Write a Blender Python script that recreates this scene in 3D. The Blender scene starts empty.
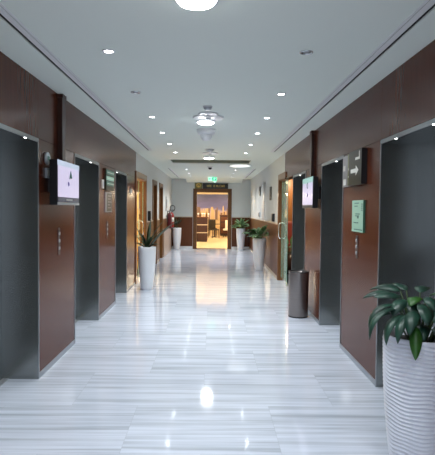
import bpy, bmesh, math, random
from mathutils import Vector, Matrix
random.seed(7)
sc = bpy.context.scene
col = sc.collection
PI = math.pi
T = 2.765            # ceiling height
XL, XR = -1.6, 1.5   # wall faces

# ------------------------------------------------------------------ materials
def new_mat(name):
    m = bpy.data.materials.new(name); m.use_nodes = True
    nt = m.node_tree
    return m, nt, nt.nodes['Principled BSDF']

def pbr(name, colr, rough=.5, metal=0., spec=.5, coat=0., emit=None, estr=0., coat_rough=.05):
    m, nt, b = new_mat(name)
    b.inputs['Base Color'].default_value = (*colr, 1)
    b.inputs['Roughness'].default_value = rough
    b.inputs['Metallic'].default_value = metal
    b.inputs['Specular IOR Level'].default_value = spec
    b.inputs['Coat Weight'].default_value = coat
    b.inputs['Coat Roughness'].default_value = coat_rough
    if emit:
        b.inputs['Emission Color'].default_value = (*emit, 1)
        b.inputs['Emission Strength'].default_value = estr
    return m

def N(nt, t, **kw):
    n = nt.nodes.new(t)
    for k, v in kw.items(): setattr(n, k, v)
    return n

def noise_var(m, nt, b, scale, c0, c1, stretch=(1,1,1), lo=.3, hi=.7, detail=4, bump=0., coord='Object'):
    tc = N(nt, 'ShaderNodeTexCoord'); mp = N(nt, 'ShaderNodeMapping')
    mp.inputs['Scale'].default_value = stretch
    nz = N(nt, 'ShaderNodeTexNoise'); nz.inputs['Scale'].default_value = scale; nz.inputs['Detail'].default_value = detail
    cr = N(nt, 'ShaderNodeValToRGB')
    cr.color_ramp.elements[0].position = lo; cr.color_ramp.elements[1].position = hi
    cr.color_ramp.elements[0].color = (*c0, 1); cr.color_ramp.elements[1].color = (*c1, 1)
    L = nt.links.new
    L(tc.outputs[coord], mp.inputs['Vector']); L(mp.outputs[0], nz.inputs['Vector'])
    L(nz.outputs['Fac'], cr.inputs['Fac']); L(cr.outputs[0], b.inputs['Base Color'])
    if bump:
        bp = N(nt, 'ShaderNodeBump'); bp.inputs['Strength'].default_value = bump; bp.inputs['Distance'].default_value = .002
        L(nz.outputs['Fac'], bp.inputs['Height']); L(bp.outputs[0], b.inputs['Normal'])

def wood(name, c0, c1, rough=.28, coat=.35, stretch=(14, 14, .7), cr=.12, sp=.28):
    m, nt, b = new_mat(name)
    b.inputs['Roughness'].default_value = rough
    b.inputs['Coat Weight'].default_value = coat
    b.inputs['Coat Roughness'].default_value = cr
    b.inputs['Specular IOR Level'].default_value = sp
    noise_var(m, nt, b, 3.0, c0, c1, stretch, .25, .75, 6)
    return m

M = {}
M['wood'] = wood('wood_veneer', (.082, .0195, .0078), (.108, .0260, .0102), .22, .0, sp=.17)
M['wood_door'] = wood('wood_door', (.14, .052, .014), (.24, .095, .025), .35, .3)
M['wood_wain'] = wood('wood_wainscot', (.085, .026, .008), (.135, .043, .013), .36, .05)
M['wood_frame'] = wood('wood_frame', (.10, .042, .012), (.17, .072, .022), .35, .1)
M['wood_dark'] = wood('wood_dark', (.03, .011, .008), (.05, .018, .012), .35, .2)
M['laminate'] = wood('pale_laminate', (.36, .25, .19), (.42, .30, .235), .3, .3)
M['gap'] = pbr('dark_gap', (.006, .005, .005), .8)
M['white'] = pbr('white_paint', (.62, .64, .635), .6)
M['ceil'] = pbr('ceiling_paint', (.76, .82, .76), .75)
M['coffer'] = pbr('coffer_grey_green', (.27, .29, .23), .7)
M['trimwhite'] = pbr('white_trim', (.78, .79, .8), .4)
M['chrome'] = pbr('chrome', (.75, .77, .78), .16, 1.)
M['alu'] = pbr('aluminium', (.52, .55, .58), .4, .6)
M['rail'] = pbr('stone_rail', (.55, .48, .40), .35)
M['black'] = pbr('black_plastic', (.008, .008, .009), .3)
M['charcoal'] = pbr('charcoal', (.03, .03, .033), .35)
M['darkhole'] = pbr('dark_hole', (.012, .012, .013), .9)
M['soil'] = pbr('soil', (.012, .009, .007), .95)
M['red'] = pbr('extinguisher_red', (.30, .012, .014), .25, 0, .5, .5)
M['darkred'] = pbr('extinguisher_dark_red', (.10, .008, .012), .3, 0, .5, .4)
M['label'] = pbr('label_paper', (.72, .68, .60), .5)
M['lamp'] = pbr('lamp_lens', (.9, .9, .9), .4, emit=(.93, .98, 1.), estr=14.)
M['drum'] = pbr('drum_lens', (.9, .9, .9), .4, emit=(.95, .99, 1.), estr=14.)
M['spot'] = pbr('spot_lens', (.9, .9, .9), .4, emit=(.95, .98, 1.), estr=9.)
M['lampoff'] = pbr('lamp_off', (.25, .27, .28), .25, .6)
M['panel_light'] = pbr('panel_light', (.9, .9, .9), .4, emit=(.92, 1., .96), estr=.36)
M['screen'] = pbr('screen', (.02, .02, .02), .2, emit=(.63, .58, .80), estr=.40)
M['screen_blue'] = pbr('screen_blue', (.02, .02, .02), .2, emit=(.55, .66, .85), estr=.33)
M['screen_green'] = pbr('screen_green', (.02, .02, .02), .2, emit=(.40, .72, .68), estr=.30)
M['screen_bar'] = pbr('screen_bar', (.01, .01, .02), .2, emit=(.03, .035, .07), estr=.35)
M['ink'] = pbr('ink_teal', (.01, .035, .03), .4, emit=(.01, .05, .045), estr=.5)
M['ink2'] = pbr('ink_violet', (.03, .025, .07), .4, emit=(.06, .05, .16), estr=.6)
M['notice'] = pbr('notice_green', (.36, .60, .46), .4)
M['notice_text'] = pbr('notice_text', (.05, .16, .13), .5)
M['sign_dark'] = pbr('sign_smoked', (.030, .027, .017), .3, .0, .2)
M['sign_olive'] = pbr('sign_olive', (.16, .16, .055), .3, .2)
M['sign_silver'] = pbr('sign_silver', (.34, .33, .36), .3, .6)
M['sign_white'] = pbr('sign_white', (.75, .74, .68), .4)
M['sign_green'] = pbr('sign_green', (.03, .16, .10), .3)
M['gold'] = pbr('gold', (.55, .36, .10), .3, .9)
M['exit_green'] = pbr('exit_green', (.02, .4, .2), .4, emit=(.03, .62, .33), estr=.36)
M['exit_white'] = pbr('exit_white', (.8, .9, .85), .4, emit=(.42, 1., .70), estr=.40)
M['gold_wall'] = wood('gold_wall', (.62, .40, .12), (.75, .52, .2), .4, .1, (1, 1, 9))
M['cafe_floor'] = pbr('cafe_floor', (.76, .62, .40), .25)
M['cafe_wall'] = pbr('cafe_wall', (.62, .48, .28), .6)
M['cafe_ceiling'] = pbr('cafe_ceiling', (.75, .66, .5), .7)
M['warm_lens'] = pbr('warm_lens', (.9, .8, .6), .4, emit=(1., .80, .48), estr=5.)
M['upholstery'] = pbr('red_upholstery', (.20, .03, .02), .7)
M['glassware'] = pbr('glassware', (.75, .78, .8), .1, 0, .8)
M['bottle'] = pbr('bottle_glass', (.10, .05, .02), .1, 0, .8)
M['planter'] = pbr('planter_white', (.68, .71, .79), .3, 0, .5, .3)
M['planter_side'] = pbr('planter_plain', (.78, .80, .84), .3, 0, .5, .2)
M['stem'] = pbr('stem_green', (.05, .09, .03), .5)

def steel(name, base, rough, met=1.):
    m, nt, b = new_mat(name)
    b.inputs['Metallic'].default_value = met
    b.inputs['Roughness'].default_value = rough
    c0 = tuple(c*.95 for c in base); c1 = tuple(c*1.04 for c in base)
    noise_var(m, nt, b, 2.0, c0, c1, (1.2, 1.2, 60), .3, .7, 3, .012)
    return m
M['steel'] = steel('dark_steel', (.32, .335, .33), .22, .94)
M['steel_door'] = steel('dark_steel_door', (.31, .325, .325), .22, .94)
M['bin'] = steel('bin_steel', (.24, .215, .205), .34, .8)
M['strip'] = pbr('call_strip_bronze', (.13, .095, .085), .4, .4)
M['trimsteel'] = pbr('header_steel', (.25, .265, .27), .35, .7)
M['skirt'] = pbr('skirting_steel', (.42, .45, .48), .3, .8)

def leafmat(name, c0, c1, rough=.35):
    m, nt, b = new_mat(name)
    b.inputs['Roughness'].default_value = rough
    b.inputs['Subsurface Weight'].default_value = 0
    noise_var(m, nt, b, 14, c0, c1, (1, 1, 1), .35, .7, 3)
    return m
M['leaf_dark'] = leafmat('leaf_dark', (.007, .030, .021), (.018, .068, .044), .38)
M['leaf_bright'] = leafmat('leaf_bright', (.02, .085, .012), (.035, .13, .02), .4)
M['leaf_mid'] = leafmat('leaf_mid', (.03, .10, .025), (.10, .24, .08), .4)
M['leaf_vari'] = leafmat('leaf_variegated', (.03, .13, .04), (.28, .42, .20), .4)
M['leaf_sparse'] = leafmat('leaf_sparse', (.012, .03, .014), (.03, .06, .02), .45)

def marble():
    m, nt, b = new_mat('striped_marble')
    L = nt.links.new
    def mth(op, a, c=None, d=None):
        n = N(nt, 'ShaderNodeMath', operation=op)
        for i, v in enumerate((a, c, d)):
            if v is None: continue
            if isinstance(v, (int, float)): n.inputs[i].default_value = v
            else: L(v, n.inputs[i])
        return n.outputs[0]
    tc = N(nt, 'ShaderNodeTexCoord'); sp = N(nt, 'ShaderNodeSeparateXYZ'); L(tc.outputs['Object'], sp.inputs[0])
    X, Y = sp.outputs[0], sp.outputs[1]
    yr = mth('DIVIDE', Y, .8); row = mth('FLOOR', yr)
    odd = mth('FLOORED_MODULO', row, 2.)
    xs = mth('DIVIDE', mth('ADD', mth('ADD', X, .59), mth('MULTIPLY', odd, .53)), 1.06)
    cl = mth('FLOOR', xs)
    cv = N(nt, 'ShaderNodeCombineXYZ'); L(row, cv.inputs[0]); L(cl, cv.inputs[1])
    wn = N(nt, 'ShaderNodeTexWhiteNoise', noise_dimensions='3D'); L(cv.outputs[0], wn.inputs['Vector'])
    rnd = wn.outputs['Value']
    def vein(sx, sy, k, scale, detail, dist):
        v = N(nt, 'ShaderNodeCombineXYZ')
        L(mth('MULTIPLY', X, sx), v.inputs[0]); L(mth('MULTIPLY', Y, sy), v.inputs[1]); L(mth('MULTIPLY', rnd, k), v.inputs[2])
        n = N(nt, 'ShaderNodeTexNoise'); n.inputs['Scale'].default_value = scale; n.inputs['Detail'].default_value = detail
        n.inputs['Distortion'].default_value = dist
        L(v.outputs[0], n.inputs['Vector']); return n.outputs['Fac']
    a = vein(.35, 7., 40., 2.2, 5, .25)
    c = vein(.5, 22., 70., 2.0, 3, .15)
    mix = mth('ADD', mth('MULTIPLY', a, .72), mth('MULTIPLY', c, .28))
    mix = mth('ADD', mix, mth('MULTIPLY', mth('SUBTRACT', rnd, .5), .035))
    cr = N(nt, 'ShaderNodeValToRGB'); e = cr.color_ramp.elements
    e[0].position = .34; e[0].color = (.43, .47, .545, 1)
    e[1].position = .60; e[1].color = (.70, .745, .855, 1)
    k = e.new(.46); k.color = (.58, .625, .72, 1)
    L(mix, cr.inputs[0])
    fx = mth('FRACT', xs); fy = mth('FRACT', yr)
    ex = mth('LESS_THAN', mth('MINIMUM', fx, mth('SUBTRACT', 1., fx)), .0018)
    ey = mth('LESS_THAN', mth('MINIMUM', fy, mth('SUBTRACT', 1., fy)), .0022)
    g = mth('MULTIPLY', mth('MAXIMUM', ex, ey), .22)
    mx = N(nt, 'ShaderNodeMix', data_type='RGBA'); L(g, mx.inputs['Factor'])
    L(cr.outputs[0], mx.inputs['A']); mx.inputs['B'].default_value = (.22, .24, .26, 1)
    L(mx.outputs['Result'], b.inputs['Base Color'])
    b.inputs['Roughness'].default_value = .075
    b.inputs['Specular IOR Level'].default_value = .55
    return m
M['marble'] = marble()

def glass(name, tint, tr=.75):
    m, nt, b = new_mat(name)
    nt.nodes.remove(b)
    out = nt.nodes['Material Output']
    t = N(nt, 'ShaderNodeBsdfTransparent'); t.inputs[0].default_value = (*tint, 1)
    g = N(nt, 'ShaderNodeBsdfGlossy'); g.inputs['Roughness'].default_value = .03; g.inputs[0].default_value = (.9, 1., .95, 1)
    f = N(nt, 'ShaderNodeFresnel'); f.inputs[0].default_value = 1.45
    mx = N(nt, 'ShaderNodeMixShader')
    L = nt.links.new
    ge = N(nt, 'ShaderNodeNewGeometry'); iv = N(nt, 'ShaderNodeMath', operation='SUBTRACT'); iv.inputs[0].default_value = 1.; L(ge.outputs['Backfacing'], iv.inputs[1])
    mu = N(nt, 'ShaderNodeMath', operation='MULTIPLY'); L(f.outputs[0], mu.inputs[0]); L(iv.outputs[0], mu.inputs[1])
    L(mu.outputs[0], mx.inputs[0]); L(t.outputs[0], mx.inputs[1]); L(g.outputs[0], mx.inputs[2]); L(mx.outputs[0], out.inputs[0])
    return m
M['glass'] = glass('green_glass', (.93, .985, .96))
M['glass_edge'] = pbr('glass_edge', (.35, .60, .50), .2, 0, .6)

def sheen_glass():
    m = glass('glass_painted_sheen', (.90, .98, .94)); nt = m.node_tree; L = nt.links.new
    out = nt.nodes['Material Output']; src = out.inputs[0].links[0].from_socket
    d = N(nt, 'ShaderNodeBsdfDiffuse'); d.inputs[0].default_value = (.50, .72, .62, 1)  # pale green diffuse paints a grazing reflection into the glass
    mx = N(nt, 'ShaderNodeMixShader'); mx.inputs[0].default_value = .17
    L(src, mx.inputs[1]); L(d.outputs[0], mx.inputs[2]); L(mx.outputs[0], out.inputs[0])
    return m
M['glass_sheen'] = sheen_glass()

def mural_mat():
    m, nt, b = new_mat('mural_print'); L = nt.links.new
    tc = N(nt, 'ShaderNodeTexCoord'); sp = N(nt, 'ShaderNodeSeparateXYZ'); L(tc.outputs['Object'], sp.inputs[0])
    nz = N(nt, 'ShaderNodeTexNoise'); nz.inputs['Scale'].default_value = 1.6; nz.inputs['Detail'].default_value = 4
    mp = N(nt, 'ShaderNodeMapping'); mp.inputs['Scale'].default_value = (.6, 1, 2.5)
    L(tc.outputs['Object'], mp.inputs[0]); L(mp.outputs[0], nz.inputs['Vector'])
    ad = N(nt, 'ShaderNodeMath', operation='MULTIPLY_ADD'); L(nz.outputs['Fac'], ad.inputs[0]); ad.inputs[1].default_value = .7; L(sp.outputs[2], ad.inputs[2])
    mr = N(nt, 'ShaderNodeMapRange'); mr.inputs[1].default_value = .2; mr.inputs[2].default_value = 1.9; L(ad.outputs[0], mr.inputs[0])
    cr = N(nt, 'ShaderNodeValToRGB'); e = cr.color_ramp.elements
    e[0].position = 0.; e[0].color = (.70, .50, .24, 1); e[1].position = 1.; e[1].color = (.04, .043, .13, 1)
    k = e.new(.38); k.color = (.50, .42, .55, 1); k = e.new(.52); k.color = (.13, .13, .34, 1)
    L(mr.outputs[0], cr.inputs[0]); L(cr.outputs[0], b.inputs['Base Color'])
    b.inputs['Roughness'].default_value = .4
    return m
M['mural'] = mural_mat()
M['mural_tower'] = pbr('mural_tower', (.62, .44, .24), .5)
M['mural_tower2'] = pbr('mural_tower_dark', (.20, .12, .09), .5)

# ------------------------------------------------------------------ mesh helpers
class MB:
    def __init__(s): s.bm = bmesh.new()
    def box(s, a, b, bev=0.):
        x0, y0, z0 = [min(p, q) for p, q in zip(a, b)]; x1, y1, z1 = [max(p, q) for p, q in zip(a, b)]
        v = [s.bm.verts.new(p) for p in ((x0,y0,z0),(x1,y0,z0),(x1,y1,z0),(x0,y1,z0),(x0,y0,z1),(x1,y0,z1),(x1,y1,z1),(x0,y1,z1))]
        fs = [s.bm.faces.new([v[i] for i in f]) for f in ((0,3,2,1),(4,5,6,7),(0,1,5,4),(1,2,6,5),(2,3,7,6),(3,0,4,7))]
        if bev:
            es = list({e for f in fs for e in f.edges})
            bmesh.ops.bevel(s.bm, geom=es, offset=bev, segments=2, affect='EDGES', profile=.5)
        return s
    def lathe(s, prof, seg=32, c=(0,0,0), wave=None, smooth=True):
        rings = []
        for (r, z) in prof:
            if r <= 1e-6: rings.append([s.bm.verts.new((c[0], c[1], c[2]+z))]); continue
            ring = []
            for k in range(seg):
                a = 2*PI*k/seg
                rr = r + (wave(a, z) if wave else 0)
                ring.append(s.bm.verts.new((c[0]+rr*math.cos(a), c[1]+rr*math.sin(a), c[2]+z)))
            rings.append(ring)
        for A, B in zip(rings, rings[1:]):
            for k in range(seg):
                k2 = (k+1) % seg
                if len(A) == 1 and len(B) == 1: continue
                if len(A) == 1: f = s.bm.faces.new((A[0], B[k2], B[k]))
                elif len(B) == 1: f = s.bm.faces.new((A[k], A[k2], B[0]))
                else: f = s.bm.faces.new((A[k], A[k2], B[k2], B[k]))
                f.smooth = smooth
        return s
    def tube(s, pts, r, seg=8, cap=True):
        pts = [Vector(p) for p in pts]; rings = []; n = len(pts)
        rs = r if isinstance(r, (list, tuple)) else [r]*n
        prev = None
        for i, p in enumerate(pts):
            d = (pts[min(i+1, n-1)] - pts[max(i-1, 0)]).normalized()
            if prev is None:
                ref = Vector((0,0,1)) if abs(d.z) < .9 else Vector((1,0,0))
                u = d.cross(ref).normalized()
            else:
                u = (prev - d*prev.dot(d)).normalized()
            prev = u; w = d.cross(u)
            rings.append([s.bm.verts.new(p + (u*math.cos(2*PI*k/seg) + w*math.sin(2*PI*k/seg))*rs[i]) for k in range(seg)])
        for A, B in zip(rings, rings[1:]):
            for k in range(seg):
                f = s.bm.faces.new((A[k], A[(k+1)%seg], B[(k+1)%seg], B[k])); f.smooth = True
        if cap:
            s.bm.faces.new(rings[0][::-1]); s.bm.faces.new(rings[-1])
        return s
    def prism(s, poly, y0, y1):
        """poly in x,z ; extruded along y"""
        A = [s.bm.verts.new((x, y0, z)) for x, z in poly]; B = [s.bm.verts.new((x, y1, z)) for x, z in poly]
        s.bm.faces.new(A); s.bm.faces.new(B[::-1]); n = len(poly)
        for k in range(n): s.bm.faces.new((A[k], B[k], B[(k+1)%n], A[(k+1)%n]))
        return s
    def leaf(s, base, az, el, length, width, droop, n=10, roll=0., fold=.25, start=.0):
        p = Vector(base); rows = []
        for i in range(n+1):
            t = i/n
            e = el - droop*t
            d = Vector((math.cos(az)*math.cos(e), math.sin(az)*math.cos(e), math.sin(e)))
            if i: p = p + d*(length/n)
            side = Vector((-math.sin(az), math.cos(az), 0))
            up = d.cross(side) * -1
            side2 = side*math.cos(roll) + up*math.sin(roll); up2 = up*math.cos(roll) - side*math.sin(roll)
            q = max(0., (t-start)/(1-start))
            w = width*.5*(math.sin(PI*min(1, q**.8))**.75) if 0 < q < 1 else 0.
            w = max(w, .0015)
            rows.append([s.bm.verts.new(p + side2*w + up2*w*fold), s.bm.verts.new(p), s.bm.verts.new(p - side2*w + up2*w*fold)])
        for A, B in zip(rows, rows[1:]):
            for k in (0, 1):
                f = s.bm.faces.new((A[k], A[k+1], B[k+1], B[k])); f.smooth = True
        return s
    def squash(s, lo=None, hi=None, a=.10):
        for v in s.bm.verts:
            if hi is not None and v.co.x > hi-a: v.co.x = hi-a + a*math.tanh((v.co.x-hi+a)/a)
            if lo is not None and v.co.x < lo+a: v.co.x = lo+a - a*math.tanh((lo+a-v.co.x)/a)
        return s
    def build(s, name, mat, parent=None, loc=None, solid=0., bev=0.):
        bmesh.ops.recalc_face_normals(s.bm, faces=s.bm.faces)
        me = bpy.data.meshes.new(name); s.bm.to_mesh(me); s.bm.free()
        o = bpy.data.objects.new(name, me); col.objects.link(o)
        me.materials.append(M[mat] if isinstance(mat, str) else mat)
        if parent is not None: o.parent = parent
        if loc: o.location = loc
        if solid:
            md = o.modifiers.new('solid', 'SOLIDIFY'); md.thickness = solid; md.offset = 0
        if bev:
            md = o.modifiers.new('bev', 'BEVEL'); md.width = bev; md.segments = 2; md.limit_method = 'ANGLE'
        return o

def tag(o, label, cat, group=None, kind=None):
    o['label'] = label; o['category'] = cat
    if group: o['group'] = group
    if kind: o['kind'] = kind
    return o
def empty(name, loc, rz=0., label=None, cat=None, group=None, kind=None):
    o = bpy.data.objects.new(name, None); col.objects.link(o)
    o.location = loc; o.rotation_euler = (0, 0, rz); o.empty_display_size = .1
    if label: tag(o, label, cat, group, kind)
    return o
def copy_tree(o, parent=None):
    c = o.copy(); col.objects.link(c)
    if parent is not None: c.parent = parent
    for ch in [k for k in o.children]: copy_tree(ch, c)
    return c
def BX(name, a, b, mat, parent=None, bev=0.):
    return MB().box(a, b).build(name, mat, parent, bev=bev)

def grid_sheet(us, vs, holes, fn):
    """connected sheet in (u,v) with rectangular holes, fn maps to 3-D"""
    us = sorted(set(us + [h[i] for h in holes for i in (0, 1)])); vs = sorted(set(vs + [h[i] for h in holes for i in (2, 3)]))
    m = MB(); V = {}
    def vv(i, j):
        if (i, j) not in V: V[i, j] = m.bm.verts.new(fn(us[i], vs[j]))
        return V[i, j]
    for i in range(len(us)-1):
        for j in range(len(vs)-1):
            cu, cv = (us[i]+us[i+1])/2, (vs[j]+vs[j+1])/2
            if any(h[0] < cu < h[1] and h[2] < cv < h[3] for h in holes): continue
            m.bm.faces.new((vv(i, j), vv(i+1, j), vv(i+1, j+1), vv(i, j+1)))
    return m
def sheet(name, us, vs, holes, fn, mat, thick, parent=None):
    o = grid_sheet(us, vs, holes, fn).build(name, mat, parent)
    md = o.modifiers.new('solid', 'SOLIDIFY'); md.thickness = thick; md.offset = 0
    return o
RZ = {'L': PI/2, 'R': -PI/2}
def on_wall(side, y, z=0., off=0.):
    return ((XL if side == 'L' else XR) + (off if side == 'L' else -off), y, z)

# ------------------------------------------------------------------ room shell
Y0, YE = -2.0, 19.8
fl = BX('floor', (-2.2, Y0, -.06), (2.1, YE+.13, 0), 'marble')
tag(fl, 'glossy white marble floor with grey stripes running across the lift lobby', 'floor', kind='structure')

COF = (-1.035, .935, 12.05, 13.05)
SL = [(-1.312, -1.288, 10.18), (1.238, 1.262, 10.2)]
holes = [COF, (-1.313, -1.287, Y0+.3, 10.18), (1.237, 1.263, Y0+.3, 10.22), (-1.31, -1.285, 14.6, 19.1), (1.237, 1.262, 14.6, 19.1)]
ce = sheet('ceiling', [-2.2, 2.1], [Y0, YE+.05], holes, lambda u, v: (u, v, T+.01), 'ceil', .02)
tag(ce, 'flat pale grey painted ceiling over the lift lobby', 'ceiling', kind='structure')
# recessed cross coffer
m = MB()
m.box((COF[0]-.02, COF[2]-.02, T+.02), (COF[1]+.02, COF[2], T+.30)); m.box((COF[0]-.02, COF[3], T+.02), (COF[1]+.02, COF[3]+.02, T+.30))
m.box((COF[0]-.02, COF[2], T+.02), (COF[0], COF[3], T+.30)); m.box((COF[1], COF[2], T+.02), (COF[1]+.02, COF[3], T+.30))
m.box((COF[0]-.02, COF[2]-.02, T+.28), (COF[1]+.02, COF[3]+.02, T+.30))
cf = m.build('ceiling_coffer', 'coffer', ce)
# sloping drop in front of the end wall
m = MB()
v = [m.bm.verts.new(p) for p in ((-1.02, 18.5, T), (1.14, 18.5, T), (1.14, YE-.02, T), (-1.02, YE-.02, T), (-1.02, YE-.02, 2.615), (1.14, YE-.02, 2.615), (-1.02, 18.75, T-.012), (1.14, 18.75, T-.012))]
for f in ((0, 1, 2, 3), (3, 2, 5, 4), (0, 6, 7, 1), (6, 4, 5, 7), (0, 3, 4, 6), (1, 7, 5, 2)): m.bm.faces.new([v[i] for i in f])
o = m.build('ceiling_end', 'ceil'); tag(o, 'sloping lowered ceiling piece just before the cafe entrance wall', 'ceiling', kind='structure')
# slot diffusers
def slot(x, y0, y1, inner, label):
    r = empty('linear_air_diffuser', (x, (y0+y1)/2, T), 0, label, 'air diffuser')
    h = (y1-y0)/2; s = inner
    BX('rail', (-s*.0135, -h, -.003), (-s*.028, h, .003), 'ceil', r)
    BX('rail', (s*.0135, -h, -.004), (s*.056, h, .004), 'trimwhite', r)
    BX('rail', (s*.062, -h, -.004), (s*.080, h, .004), 'trimwhite', r)
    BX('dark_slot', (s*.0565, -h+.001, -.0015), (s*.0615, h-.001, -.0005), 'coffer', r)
    BX('dark_slot', (-.0125, -h+.001, .004), (.0125, h-.001, .03), 'gap', r)
slot(-1.30, Y0+.3, 10.18, 1, 'long slot air diffuser in the ceiling above the left lift wall')
slot(1.25, Y0+.3, 10.22, -1, 'long slot air diffuser in the ceiling above the right lift wall')
slot(-1.2975, 14.6, 19.1, 1, 'short slot air diffuser beyond the coffer above the fire extinguishers')
slot(1.2495, 14.6, 19.1, -1, 'short slot air diffuser beyond the coffer on the right side')

# near walls: dark backing + wood panels
NL = [(3.43, 4.62), (5.82, 7.07), (8.28, 9.37)]
NR = [(3.30, 4.47), (5.73, 6.87), (8.05, 9.31)]
H = 2.225
def near_wall(side, niches, yend, solid_to, name):
    x = XL if side == 'L' else XR; s = -1 if side == 'L' else 1
    w = sheet(name, [Y0, yend], [0, T], [(a, b, 0, H) for a, b in niches] + ([] if solid_to >= yend else [(solid_to, yend, 0, H)]), lambda u, v: (x+s*.19, u, v), 'gap', .34)
    tag(w, 'reddish brown wood panelled lift wall on the %s' % ('left' if side == 'L' else 'right'), 'wall', kind='structure')
    edges = [Y0] + [e for n in niches for e in n] + [yend]
    for i in range(0, len(edges)-1, 2):
        a, b = edges[i], edges[i+1]
        if i == len(edges)-2: b = solid_to
        if b - a < .1: continue
        o = BX('wood_panel', (x, a+.008, .055), (x+s*.02, b-.008, 2.224), 'wood', w)
        q = BX('skirting', (x-s*.004, a+.004, 0), (x+s*.02, b-.004, .055), 'skirt', w)
    for a, b in zip(edges, edges[1:]):
        BX('header_panel', (x, a+.0015, 2.229), (x+s*.02, b-.0015, T-.002), 'wood', w)
    # header band between 2.205 and 2.232 over the plain panels is the dark groove of the backing
    return w
near_wall('L', NL, 10.5, 10.5, 'wall_left')
near_wall('R', NR, 10.4, 9.36, 'wall_right')

def portal(side, a, b, name, label, spots):
    w = b - a; D = .36
    r = empty(name, on_wall(side, (a+b)/2), RZ[side], label, 'lift door', kind='structure')
    h = w/2
    for s in (-1, 1):
        BX('side_jamb', (s*h, 0, 0), (s*(h-.014), D, 2.19), 'steel', r)
        BX('edge_trim', (s*(h-.001), -.006, 0), (s*(h-.013), .002, 2.19), 'skirt', r)
    BX('header_jamb', (-h, .004, 2.19), (h, D, H), 'steel', r)
    BX('header_trim', (-h, -.006, 2.19), (h, .004, H), 'trimsteel', r)
    for s in (-1, 1):
        BX('door_leaf', (s*.002, D-.03, .004), (s*(h-.014), D, 2.19), 'steel_door', r)
    BX('sill', (-h+.014, D-.09, 0), (h-.014, D-.03, .006), 'alu', r)
    far = 1 if side == 'L' else -1
    for dx in [far*(q-(a+b)/2) for q in spots]:
        MB().lathe([(0, -.006), (.008, -.005), (.012, 0), (.012, .004), (0, .004)], 12).build('spot_lamp', 'spot', r, loc=(dx, .006, 2.192))
for k, (a, b) in enumerate(NL):
    portal('L', a, b, 'door_%d' % (k+1), ['first', 'second', 'third'][k] + ' dark steel lift entrance from the front on the left wall', ([4.32], [6.62], [8.42])[k])
for k, (a, b) in enumerate(NR):
    portal('R', a, b, 'door_%d' % (k+4), ['first', 'second', 'third'][k] + ' dark steel lift entrance from the front on the right wall', ([4.12, 3.42], [6.10], [8.6])[k])

# far white walls
EL = (10.55, 12.0); DA = (13.47, 14.3); DB = (15.1, 16.0); ER = (9.38, 11.2)
wl = sheet('wall_left', [10.5, YE], [0, T], [(*EL, 0, 2.25), (*DA, 0, 2.25), (*DB, 0, 2.25)], lambda u, v: (XL-.075, u, v), 'white', .15)
tag(wl, 'plain white wall beyond the left lifts with wood doors in it', 'wall', kind='structure')
wr = sheet('wall_right', [10.4, YE], [0, T], [(10.39, ER[1], 0, 2.25)], lambda u, v: (XR+.075, u, v), 'white', .15)
tag(wr, 'plain white wall beyond the right glass door with wood wainscot', 'wall', kind='structure')
we = sheet('wall_end', [XL-.15, XR+.15], [0, T], [(-.63, .635, 0, 2.255)], lambda u, v: (u, YE+.065, v), 'white', .13)
tag(we, 'white end wall around the bright cafe entrance', 'wall', kind='structure')

# wainscot, rails, skirting
n = 0
def wains(side, a, b, lab, h=1.25):
    global n
    n += 1
    x = XL if side == 'L' else XR; s = 1 if side == 'L' else -1
    o = BX('trim_%d' % n, (x, a, .08), (x+s*.016, b, h), 'wood_wain')
    tag(o, lab, 'wainscot', kind='structure')
    BX('rail', (x, a, h), (x+s*.026, b, h+.03), 'rail', o); BX('skirting', (x, a, 0), (x+s*.02, b, .08), 'rail', o)
wains('L', 12.13, 13.34, 'short wood wainscot between the golden door frame and the first wood door')
wains('L', 14.43, 14.97, 'narrow wood wainscot between the two closed wood doors')
wains('L', 16.13, YE, 'wood wainscot on the left wall behind the fire extinguishers')
wains('R', 11.34, YE, 'long wood wainscot along the right wall past the glass door')
for a, b in ((XL+.02, -.775), (.78, XR-.02)):
    n += 1
    o = BX('trim_%d' % n, (a, YE-.016, .10), (b, YE, 1.25), 'wood_wain')
    tag(o, 'brown wood wainscot on the end wall, %s of the cafe entrance' % ('left' if a < 0 else 'right'), 'wainscot', kind='structure')
    BX('rail', (a, YE-.03, 1.25), (b, YE, 1.285), 'rail', o); BX('skirting', (a, YE-.02, 0), (b, YE, .10), 'trimwhite', o)
o = BX('trim_20', (XL+.016, 16.25, .0), (XL+.045, 19.0, .88), 'laminate', bev=.004)
tag(o, 'pale beige lower wall panel beneath the fire extinguishers', 'wall panel', kind='structure')

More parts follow.
